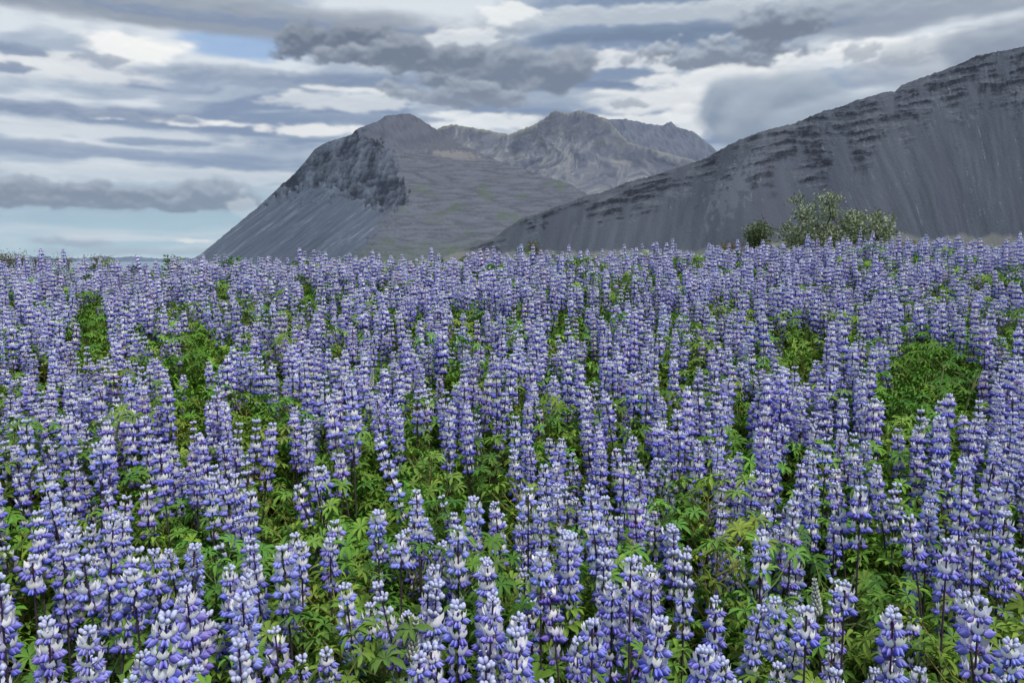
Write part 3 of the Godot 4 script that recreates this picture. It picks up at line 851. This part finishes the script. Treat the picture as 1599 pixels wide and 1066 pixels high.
func make_lupines() -> void:
	rng.seed = 2024
	var specs: Array[Spec] = []
	# stalks that stand out in the photograph: tip x y, lower end of the bloom, lean, tone, height
	var H := [
		[1505, 725, 905, 0.0, 1, 1.0], [1305, 755, 900, -0.1, 0, 0.95], [1345, 770, 860, 0.0, 0, 0.95], [1432, 640, 790, 0.05, 0, 0.95], [1480, 620, 745, 0.02, 0, 0.95],
		[1195, 650, 760, 0.0, 3, 0.95], [1240, 790, 920, 0.02, 3, 0.93], [1420, 800, 930, -0.12, 0, 0.95], [1480, 850, 965, 0.0, 0, 0.95], [1570, 810, 940, 0.02, 1, 0.95],
		[650, 770, 885, -0.02, 4, 0.9], [590, 680, 830, -0.2, 4, 0.92], [465, 765, 825, -0.18, 3, 0.85], [525, 630, 800, -0.08, 4, 0.92], [460, 640, 690, 0.0, 1, 0.85],
		[625, 845, 940, 0.0, 4, 0.9], [590, 805, 850, 0.0, 4, 0.88], [515, 850, 925, 0.0, 1, 0.88], [440, 860, 990, -0.04, 4, 0.92], [470, 855, 920, 0.0, 4, 0.9],
		[715, 955, 1066, 0.0, 0, 0.93], [770, 940, 1066, 0.04, 2, 0.93], [190, 815, 890, 0.0, 4, 0.88], [50, 875, 985, 0.0, 0, 0.92], [130, 880, 1000, -0.06, 4, 0.92],
		[205, 900, 975, -0.04, 4, 0.9], [290, 925, 1066, -0.05, 2, 0.93], [75, 985, 1066, 0.0, 2, 0.92], [385, 905, 985, 0.0, 4, 0.9], [330, 755, 850, 0.0, 4, 0.9],
		[1300, 505, 580, 0.0, 2, 0.95], [1290, 690, 760, 0.0, 4, 0.92], [1070, 870, 1000, 0.0, 4, 0.92], [1190, 835, 970, 0.0, 4, 0.93], [985, 880, 1000, 0.0, 0, 0.93],
		[925, 975, 1066, 0.0, 0, 0.92], [845, 870, 960, 0.0, 4, 0.92], [825, 770, 860, 0.0, 4, 0.92], [1395, 965, 1066, 0.0, 0, 0.93], [1320, 920, 1010, 0.0, 0, 0.92],
		[1530, 945, 1066, 0.0, 2, 0.93], [1580, 1005, 1066, 0.0, 4, 0.92], [1260, 960, 1066, 0.0, 0, 0.93], [1100, 1020, 1066, 0.0, 0, 0.9], [740, 780, 860, 0.0, 4, 0.9],
		[715, 830, 950, 0.0, 4, 0.92], [1125, 640, 700, 0.0, 4, 0.92], [1360, 570, 640, 0.0, 0, 0.92], [965, 560, 640, 0.0, 2, 0.92], [805, 655, 720, 0.0, 4, 0.9],
		[80, 545, 640, 0.0, 4, 0.92], [135, 545, 600, 0.0, 1, 0.92], [105, 660, 800, 0.0, 4, 0.95], [40, 660, 760, 0.0, 4, 0.95], [1555, 770, 850, 0.0, 1, 0.93],
	]
	for k in H.size():
		var h: Array = H[k]
		specs.append(spec_px(h[0], h[1], h[2], h[3], h[4], h[5], k))
	var placed := specs.size()
	# the rest of the field, jittered, thinned by its own patchiness and by the green openings
	var step := 0.088
	var k := 0
	for j in range(int(8.0 / step)):
		for i in range(-int(8.0 / step), int(8.0 / step)):
			k += 1
			var x := (i + rng.randf_range(-0.48, 0.48) + (0.5 if j % 2 else 0.0)) * step
			var d := 0.85 + (j + rng.randf_range(-0.48, 0.48)) * step
			if absf(x) > d * 0.76 + 0.35: continue
			if rng.randf() < (0.1 if d > 2.2 else 0.02) - 0.3 * n_w.get_noise_2d(x * 3.0 + 9.0, d * 3.0): continue
			var s := spec_at(x, -d, k)
			if s.tip_px.y > 1150.0: continue
			var low := project(s.at + s.point(s.height - s.bloom))
			if in_gap(s.tip_px) or in_gap(low) or in_gap(s.tip_px.lerp(low, 0.5)): continue
			var crowded := false
			for q in placed:
				if Vector2(specs[q].at.x - x, specs[q].at.z + d).length() < 0.055: crowded = true
			if crowded: continue
			specs.append(s)
	for e in 330:
		k += 1
		var d := 1.0 + 2.5 * sqrt(rng.randf())
		var x := rng.randf_range(-0.76, 0.76) * d
		var s := spec_at(x, -d, k)
		var low := project(s.at + s.point(s.height - s.bloom))
		if s.tip_px.y > 1150.0 or in_gap(s.tip_px) or in_gap(low) or in_gap(s.tip_px.lerp(low, 0.5)): continue
		specs.append(s)
	var seen := specs.filter(func(s): return s.tip_px.x > -15.0 and s.tip_px.x < 1614.0 and s.tip_px.y < 1075.0)
	var unseen := specs.filter(func(s): return not (s.tip_px.x > -15.0 and s.tip_px.x < 1614.0 and s.tip_px.y < 1075.0))
	seen.sort_custom(func(a, b): return a.dist < b.dist)
	var near := seen.slice(0, 300)
	# rows of twenty, nearest first, each from left to right
	for row in 15:
		var line := near.slice(row * 20, row * 20 + 20)
		line.sort_custom(func(a, b): return a.tip_px.x < b.tip_px.x)
		for q in line.size():
			var s: Spec = line[q]
			var o := make_lupine(s, row < 3)
			var size := "half-budded" if s.age == 1 else "tall" if s.bloom > 0.23 else "short" if s.bloom < 0.15 else "full"
			var side := "leaning right" if s.lean.x > 0.07 else "leaning left" if s.lean.x < -0.07 else "upright"
			var where := "nearest row" if row == 0 else "%s row back" % ORD[row]
			tag(o, "%s %s lupine, %s, %s from left in the %s" % [size, TONES[s.tone], side, ORD[q], where], "lupine", "lupines flowering on the bank")
	# all others as one mass
	var rest := seen.slice(300) + unseen
	var field := Node3D.new()
	field.name = "lupine_mass"
	add_child(field)
	tag(field, "mass of flowering blue and lilac lupines covering the bank to its crest", "", "", "stuff")
	var variants := []
	var r := RandomNumberGenerator.new()
	r.seed = 31
	var sorted_rest := {}
	for s in rest:
		var key: String = "%d %d" % [s.tone, s.seed % 4]
		if not sorted_rest.has(key): sorted_rest[key] = []
		sorted_rest[key].append(s)
	for key in sorted_rest:
		var t := int(key.split(" ")[0])
		var v := int(key.split(" ")[1])
		var p := Spec.new()
		p.height = 0.85
		p.bloom = [0.15, 0.18, 0.225, 0.145][v]
		p.count = [6, 7, 9, 6][v]
		p.age = [0, 0, 2, 1][v]
		p.girth = 1.22
		p.tone = t
		p.seed = 70 + t * 3 + v
		p.lean = Vector3.ZERO
		var b := stem_bag(p)
		for w in p.whorls(): b.add(whorl(t, w[1], w[2]), w[0])
		var list: Array = sorted_rest[key]
		var mm := MultiMesh.new()
		mm.transform_format = MultiMesh.TRANSFORM_3D
		mm.use_colors = true
		mm.mesh = b.mesh()
		mm.instance_count = list.size()
		for q in list.size():
			var s: Spec = list[q]
			var k2 := s.height / 0.85
			var y := (Vector3.UP + s.lean * 1.3).normalized()
			var x := y.cross(Vector3(0, 0, 1)).normalized()
			var basis_ := Basis(x, y, x.cross(y)) * Basis(Vector3.UP, r.randf() * TAU)
			mm.set_instance_transform(q, Transform3D(basis_.scaled_local(Vector3(s.girth / 1.22, k2, s.girth / 1.22)), s.at))
			var g := r.randf_range(0.86, 1.08)
			mm.set_instance_color(q, Color(g, g * r.randf_range(0.96, 1.03), g * r.randf_range(0.97, 1.04)))
		var o := MultiMeshInstance3D.new()
		o.name = "flower_spikes"
		o.multimesh = mm
		o.material_override = M.petal
		field.add_child(o, true)
	print("lupines ", specs.size(), " in view ", seen.size())

func make_stragglers() -> void:
	# pale leafless stalks that lie across the green openings, and a few spikes still in bud
	var r := RandomNumberGenerator.new()
	r.seed = 19
	var P := [
		[1395, 600, "pale bare forked stalk at the left of the wide green opening under the right mountain"],
		[1468, 590, "pale bare forked stalk in the middle of the wide green opening under the right mountain"],
		[1532, 575, "pale bare forked stalk at the right of the wide green opening under the right mountain"],
		[1345, 870, "pale bare forked stalk in the green opening near the lower right corner"],
	]
	for p in P:
		var d := ray(p[0], p[1])
		var far := 0.8
		while far < 9.0 and (Vector3(0, EYE, 0) + d * far).y > ground(d.x * far, d.z * far) + 0.8: far += 0.02
		var tip := Vector3(0, EYE, 0) + d * far
		var foot := Vector3(tip.x + r.randf_range(-0.1, 0.1), 0, tip.z - 0.05)
		foot.y = ground(foot.x, foot.z)
		var o := thing("lupine_stalk", foot)
		tag(o, p[2], "stalk", "bare stalks across the openings")
		var top := tip - foot
		var fork := top * 0.8 + Vector3(r.randf_range(-0.05, 0.05), 0, 0)
		var pale := Color(0.33, 0.38, 0.17)
		var b := Bag.new()
		b.tube([Vector3.ZERO, fork * 0.5 + Vector3(r.randf_range(-0.04, 0.04), 0, 0), fork, top], [0.005, 0.0045, 0.004, 0.002], 5, Color(0.16, 0.2, 0.07), pale)
		obj("stem", b.mesh(), M.stalk, o)
		for k in 5:
			b = Bag.new()
			var from := fork.lerp(top, r.randf_range(-0.25, 0.7))
			var out := Vector3(r.randf_range(-1, 1), r.randf_range(0.1, 0.7), r.randf_range(-0.4, 0.7)).normalized() * r.randf_range(0.05, 0.13)
			b.tube([from, from + out * 0.55 + Vector3(0, 0.012, 0), from + out], [0.0026, 0.0022, 0.0012], 5, pale, Color(0.36, 0.42, 0.18))
			obj("branch", b.mesh(), M.stalk, o)
			var v := r.randi() % 6
			obj("leaf", as_mesh("leaf%d" % v, leaf_bag(v)), M.leaf, o).transform = Transform3D(Basis.from_euler(Vector3(0, r.randf() * TAU, 0)), from + out)
	var Q := [
		[1272, 905, "pale unopened lupine spike standing in the green opening near the lower right corner"],
		[582, 575, "pale greenish lupine spike still in bud, in the middle of the bank"],
		[650, 965, "slender whitish lupine spike in bud between the nearest flowers, left of centre"],
	]
	for k in Q.size():
		var s := spec_px(Q[k][0], Q[k][1], Q[k][1] + 45, r.randf_range(-0.08, 0.08), 4, 0.86, 500 + k)
		var o := thing("budding_lupine", s.at)
		tag(o, Q[k][2], "lupine", "lupines still in bud")
		obj("stem", stem_bag(s).mesh(), M.stalk, o)
		for e in 9:
			var h := s.height - 0.075 + 0.0088 * e
			var b := Bag.new()
			for q in 7:
				var t := Transform3D(Basis(Vector3.UP, TAU * q / 7.0 + e * 0.5), Vector3.ZERO)
				b.ellipsoid(t * Transform3D(Basis(Vector3(0, 0, 1), 1.1), Vector3(0.006, 0.003, 0)), Vector3(0.0078, 0.003, 0.003), 5, 4, Color(0.22, 0.26, 0.2), Color(0.5, 0.53, 0.5))
			var m := obj("bud_whorl", b.mesh(), M.petal, o)
			m.transform = Transform3D(s.frame(h), s.point(h)).scaled_local(Vector3.ONE * lerpf(1.25, 0.5, e / 8.0))
		for e in 3:
			var v := r.randi() % 6
			obj("leaf", as_mesh("leaf%d" % v, leaf_bag(v)), M.leaf, o).transform = Transform3D(Basis.from_euler(Vector3(0, r.randf() * TAU, 0)), s.point(s.height * r.randf_range(0.5, 0.85)))

func shoot_bag(variant: int) -> Bag:
	# a leafy side shoot: stalks with palmate leaves at several heights
	var r := RandomNumberGenerator.new()
	r.seed = 140 + variant
	var b := Bag.new()
	var top := Vector3(r.randf_range(-0.06, 0.06), r.randf_range(0.4, 0.5), r.randf_range(-0.06, 0.06))
	b.tube([Vector3.ZERO, top * 0.5 + Vector3(r.randf_range(-0.02, 0.02), 0, r.randf_range(-0.02, 0.02)), top], [0.004, 0.0032, 0.002], 4, Color(0.12, 0.15, 0.05), Color(0.17, 0.22, 0.07))
	for k in 30:
		var f := lerpf(0.35, 1.0, pow((k + r.randf()) / 30.0, 0.6))
		b.add(leaf_bag(r.randi() % 6), Transform3D(Basis.from_euler(Vector3(r.randf_range(-0.15, 0.15), k * 2.4 + r.randf(), r.randf_range(-0.15, 0.25))).scaled(Vector3.ONE * r.randf_range(0.8, 1.2)), top * f))
	return b

func make_foliage() -> void:
	rng.seed = 55
	var root := Node3D.new()
	root.name = "lupine_foliage"
	add_child(root)
	tag(root, "green palmate lupine leaves filling the bank between the flower stalks", "", "", "stuff")
	var spots := [[], [], [], []]
	var step := 0.105
	for j in range(int(8.4 / step)):
		for i in range(-int(8.4 / step), int(8.4 / step)):
			var x := (i + rng.randf_range(-0.5, 0.5)) * step
			var d := 0.7 + (j + rng.randf_range(-0.5, 0.5)) * step
			if absf(x) > d * 0.78 + 0.5: continue
			if rng.randf() < 0.12: continue
			spots[rng.randi() % 4].append(Vector2(x, d))
	for v in 4:
		var mm := MultiMesh.new()
		mm.transform_format = MultiMesh.TRANSFORM_3D
		mm.use_colors = true
		mm.mesh = shoot_bag(v).mesh()
		mm.instance_count = spots[v].size()
		for q in spots[v].size():
			var p: Vector2 = spots[v][q]
			var lush := n_w.get_noise_2d(p.x * 1.6 + 30.0, p.y * 1.6)
			var s := 1.47 + 0.26 * lush + rng.randf_range(-0.16, 0.16)
			mm.set_instance_transform(q, Transform3D(Basis.from_euler(Vector3(rng.randf_range(-0.15, 0.15), rng.randf() * TAU, rng.randf_range(-0.15, 0.15))).scaled_local(Vector3(1.1, s, 1.1)), Vector3(p.x, ground(p.x, -p.y) - 0.01, -p.y)))
			var g := rng.randf_range(0.7, 1.35)
			mm.set_instance_color(q, Color(g * rng.randf_range(0.85, 1.4), g, g * rng.randf_range(0.8, 1.2)) if rng.randf() > 0.035 else Color(1.7, 1.1, 1.2))
		var o := MultiMeshInstance3D.new()
		o.name = "leafy_shoots"
		o.multimesh = mm
		o.material_override = M.leaf
		root.add_child(o, true)

# ------------------------------------------------------------------ willows and scrub beyond the crest
func leaf_spray(b: Bag, at: Vector3, spread: float, n: int, size: float, a: Color, c: Color, r: RandomNumberGenerator) -> void:
	for k in n:
		var p := at + Vector3(r.randfn(), r.randfn() * 0.8, r.randfn()) * spread
		var d := Vector3(r.randfn(), r.randfn() * 0.6 + 0.5, r.randfn()).normalized()
		var side := d.cross(Vector3(r.randfn(), r.randfn(), r.randfn())).normalized() * size * 0.26
		var up := d.cross(side).normalized() * size * 0.1
		var col := a.lerp(c, r.randf())
		b.flat([p, p + d * size * 0.5 + side + up, p + d * size * 0.5, p + d * size * 0.5 - side + up, p + d * size], [[0, 2, 1], [0, 3, 2], [1, 2, 4], [2, 3, 4]], [col, col, col, col, col])

func px_local(px: float, py: float, depth: float, origin: Vector3) -> Vector3:
	var d := ray(px, py)
	return Vector3(0, EYE, 0) + d * (depth / -d.z) - origin

func make_willow() -> void:
	var depth := 11.0
	var r := RandomNumberGenerator.new()
	r.seed = 8
	var foot := px_local(1310, 395, depth, Vector3.ZERO)
	foot.y = ground(foot.x, foot.z)
	var o := thing("willow_tree", foot)
	tag(o, "low spreading willow with crooked branches and silver-green leaves behind the lupine crest", "tree")
	var bark := Color(0.075, 0.062, 0.055)
	var limbs := [
		[Vector2(1310, 420), Vector2(1309, 385), Vector2(1304, 362), Vector2(1288, 349), Vector2(1267, 340), Vector2(1252, 322), Vector2(1243, 306)],
		[Vector2(1288, 349), Vector2(1291, 330), Vector2(1284, 312), Vector2(1279, 306)], [Vector2(1304, 362), Vector2(1312, 342), Vector2(1303, 326), Vector2(1297, 316)],
		[Vector2(1321, 420), Vector2(1323, 385), Vector2(1330, 362), Vector2(1332, 345), Vector2(1324, 330)], [Vector2(1330, 362), Vector2(1345, 348), Vector2(1352, 338)],
		[Vector2(1362, 420), Vector2(1363, 390), Vector2(1362, 374), Vector2(1350, 356), Vector2(1358, 340), Vector2(1361, 334)], [Vector2(1362, 374), Vector2(1374, 366), Vector2(1383, 360)],
		[Vector2(1262, 420), Vector2(1258, 390), Vector2(1247, 370), Vector2(1240, 350)], [Vector2(1266, 420), Vector2(1264, 390), Vector2(1266, 368), Vector2(1258, 348)],
		[Vector2(1258, 390), Vector2(1243, 380), Vector2(1236, 374)], [Vector2(1268, 420), Vector2(1272, 390), Vector2(1284, 372), Vector2(1282, 358)],
		[Vector2(1267, 340), Vector2(1250, 338), Vector2(1240, 330)], [Vector2(1340, 420), Vector2(1342, 392), Vector2(1346, 376), Vector2(1340, 366)],
	]
	var leaves := Bag.new()
	for k in limbs.size():
		var b := Bag.new()
		var path := []
		var radii := []
		var z := r.randf_range(-0.35, 0.35)
		for q in limbs[k].size():
			var p := px_local(limbs[k][q].x, limbs[k][q].y + 8.0, depth, foot)
			p.z += z * minf(1.0, q * 0.4) + r.randf_range(-0.05, 0.05)
			if q == 0 and limbs[k][0].y > 400.0: p.y = -0.05
			path.append(p)
			radii.append(lerpf(0.02 if limbs[k][0].y > 400.0 else 0.011, 0.004, float(q) / (limbs[k].size() - 1)))
		b.tube(path, radii, 6, bark, bark * 1.2)
		obj("trunk" if k in [0, 3, 5] else "branch", b.mesh(), M.bark, o)
		var low := k >= 7 and k <= 10
		for q in range(1, path.size()):
			if limbs[k][q].y > 378.0: continue
			var n := 6 if not low else 9
			for e in n:
				var p: Vector3 = path[q - 1].lerp(path[q], r.randf_range(0.25, 1.1)) + Vector3(r.randfn() * 0.07, absf(r.randfn()) * 0.05, r.randfn() * 0.13)
				if q >= 2 or low: leaf_spray(leaves, p, 0.036, 24, 0.046, Color(0.1, 0.14, 0.06), Color(0.42, 0.47, 0.36), r)
	for e in 60:
		var p := px_local(r.randf_range(1234, 1300), r.randf_range(350, 385), depth + r.randf_range(-0.3, 0.3), foot)
		leaf_spray(leaves, p, 0.05, 14, 0.045, Color(0.14, 0.17, 0.09), Color(0.42, 0.45, 0.35), r)
	for e in 34:
		var p := px_local(r.randf_range(1318, 1384), lerpf(332, 366, r.randf()), depth + r.randf_range(-0.3, 0.3), foot)
		leaf_spray(leaves, p, 0.045, 20, 0.05, Color(0.085, 0.125, 0.05), Color(0.36, 0.41, 0.28), r)
	for e in 30:
		var p := px_local(r.randf_range(1330, 1386), lerpf(362, 384, r.randf()), depth + r.randf_range(-0.3, 0.3), foot)
		leaf_spray(leaves, p, 0.045, 16, 0.046, Color(0.12, 0.16, 0.08), Color(0.36, 0.4, 0.28), r)
	obj("crown", leaves.mesh(), M.leaf, o).set_meta("kind", "stuff")

func make_bush(called: String, label: String, category: String, px: float, top: float, half: float, depth: float, n: int, size: float, a: Color, c: Color, group: String, sd: int) -> void:
	var r := RandomNumberGenerator.new()
	r.seed = sd
	var foot := px_local(px, 400, depth, Vector3.ZERO)
	foot.y = ground(foot.x, foot.z)
	var unit := depth / F
	var tall := (HORIZON - top) * unit + EYE - foot.y
	var o := thing(called, foot)
	tag(o, label, category, group)
	var leaves := Bag.new()
	var w := half * unit
	for k in 16:
		var b := Bag.new()
		var a0 := r.randf() * TAU
		var tip := Vector3(cos(a0) * w * r.randf_range(0.3, 0.95), tall - (400.0 - top) * unit * (0.3 * r.randf() + 0.25 * absf(cos(a0)) - 0.15), sin(a0) * w * 0.8)
		var mid := Vector3(tip.x * 0.35, tip.y * 0.5, tip.z * 0.35) + Vector3(r.randfn(), 0, r.randfn()) * 0.02
		b.tube([Vector3(0, -0.03, 0), mid, tip], [0.01, 0.007, 0.003], 5, Color(0.1, 0.07, 0.05), Color(0.13, 0.09, 0.06))
		obj("stem", b.mesh(), M.bark, o)
		for e in n:
			var t := pow(r.randf(), 0.3)
			leaf_spray(leaves, mid.lerp(tip, t) + Vector3(r.randfn() * w * 0.14, 0, r.randfn() * w * 0.14), 0.035 + w * 0.06, 9, size, a, c, r)
	obj("foliage", leaves.mesh(), M.leaf, o).set_meta("kind", "stuff")

func make_scrub() -> void:
	make_bush("willow_bush", "rounded dark green willow bush left of the crooked willow tree", "bush", 1189, 351, 25, 12.5, 20, 0.042, Color(0.07, 0.1, 0.045), Color(0.2, 0.24, 0.14), "", 301)
	make_bush("birch_scrub", "low russet scrub just left of the rounded willow bush", "bush", 1143, 382, 22, 10.5, 9, 0.025, Color(0.09, 0.075, 0.035), Color(0.17, 0.13, 0.06), "", 302)
	make_bush("birch_scrub", "small yellow-green scrub beneath the right mountain, right of the willow tree", "bush", 1412, 376, 20, 10.5, 8, 0.025, Color(0.12, 0.13, 0.05), Color(0.2, 0.19, 0.08), "", 303)
	make_bush("birch_scrub", "twiggy brown-green scrub at the far left end of the crest", "bush", 14, 399, 22, 10.5, 10, 0.024, Color(0.07, 0.075, 0.035), Color(0.15, 0.13, 0.07), "", 304)
	make_bush("birch_scrub", "small dark scrub second from the far left end of the crest", "bush", 62, 406, 14, 10.2, 6, 0.022, Color(0.07, 0.07, 0.035), Color(0.15, 0.12, 0.07), "", 305)
	make_bush("birch_scrub", "thin twiggy scrub against the sea, third from the left end", "bush", 100, 404, 12, 10.4, 5, 0.022, Color(0.08, 0.08, 0.04), Color(0.16, 0.13, 0.07), "", 306)
	make_bush("birch_scrub", "sparse pale scrub against the sea, rightmost before the left mountain", "bush", 160, 404, 16, 10.6, 5, 0.022, Color(0.09, 0.09, 0.045), Color(0.17, 0.14, 0.08), "", 307)
	make_bush("birch_scrub", "narrow green scrub between lupine tips below the middle mountain", "bush", 833, 378, 8, 9.8, 6, 0.022, Color(0.09, 0.11, 0.05), Color(0.17, 0.18, 0.09), "", 308)

# ------------------------------------------------------------------ the scene
func _ready() -> void:
	var cam := Camera3D.new()
	cam.name = "camera"
	cam.fov = rad_to_deg(2.0 * atan(CY / F))
	cam.near = 0.05
	cam.far = 40000.0
	cam.position = Vector3(0, EYE, 0)
	cam.rotation.x = -pitch
	add_child(cam)
	cam.current = true

	var sky := Sky.new()
	var pano := PanoramaSkyMaterial.new()
	pano.panorama = ImageTexture.create_from_image(make_sky())
	sky.sky_material = pano
	var env := Environment.new()
	env.background_mode = Environment.BG_SKY
	env.sky = sky
	env.background_energy_multiplier = 0.56
	env.sky_rotation = Vector3(0, PI, 0)      # the middle of the computed picture lies ahead
	env.tonemap_mode = Environment.TONE_MAPPER_LINEAR
	env.tonemap_exposure = 1.92
	env.sdfgi_enabled = true
	env.ssao_enabled = true
	env.ssil_enabled = true
	env.fog_enabled = true
	env.fog_density = 0.00002
	env.fog_light_color = Color(0.8, 0.87, 0.95)
	var we := WorldEnvironment.new()
	we.name = "world_environment"
	we.environment = env
	add_child(we)

	var sun := DirectionalLight3D.new()
	sun.name = "sun"
	sun.light_energy = 0.5
	sun.light_color = Color(1.0, 0.97, 0.92)
	sun.light_angular_distance = 12.0
	sun.shadow_enabled = true
	add_child(sun)
	sun.look_at_from_position(Vector3(3.5, 8.0, 4.0), Vector3.ZERO)

	materials()
	make_ground()
	make_mountains()
	make_lupines()
	make_stragglers()
	make_foliage()
	make_willow()
	make_scrub()

func painted(rough: float, back := Color.BLACK) -> StandardMaterial3D:
	var m := StandardMaterial3D.new()
	m.vertex_color_use_as_albedo = true
	m.roughness = rough
	m.metallic_specular = 0.3
	if back != Color.BLACK:
		m.backlight_enabled = true
		m.backlight = back
		m.cull_mode = BaseMaterial3D.CULL_DISABLED
	return m

func materials() -> void:
	M.petal = painted(0.6, Color(0.22, 0.22, 0.25))
	M.leaf = painted(0.6, Color(0.5, 0.55, 0.3))
	M.leaf.metallic_specular = 0.22
	M.stalk = painted(0.6)
	M.bark = painted(0.85)
	M.earth = painted(0.95)
	M.rock = painted(0.95)
	M.rock.albedo_color = Color(0.92, 0.96, 1.0)      # slate
	M.sea = StandardMaterial3D.new()
	M.sea.albedo_color = Color(0.42, 0.52, 0.58)
	M.sea.roughness = 0.35
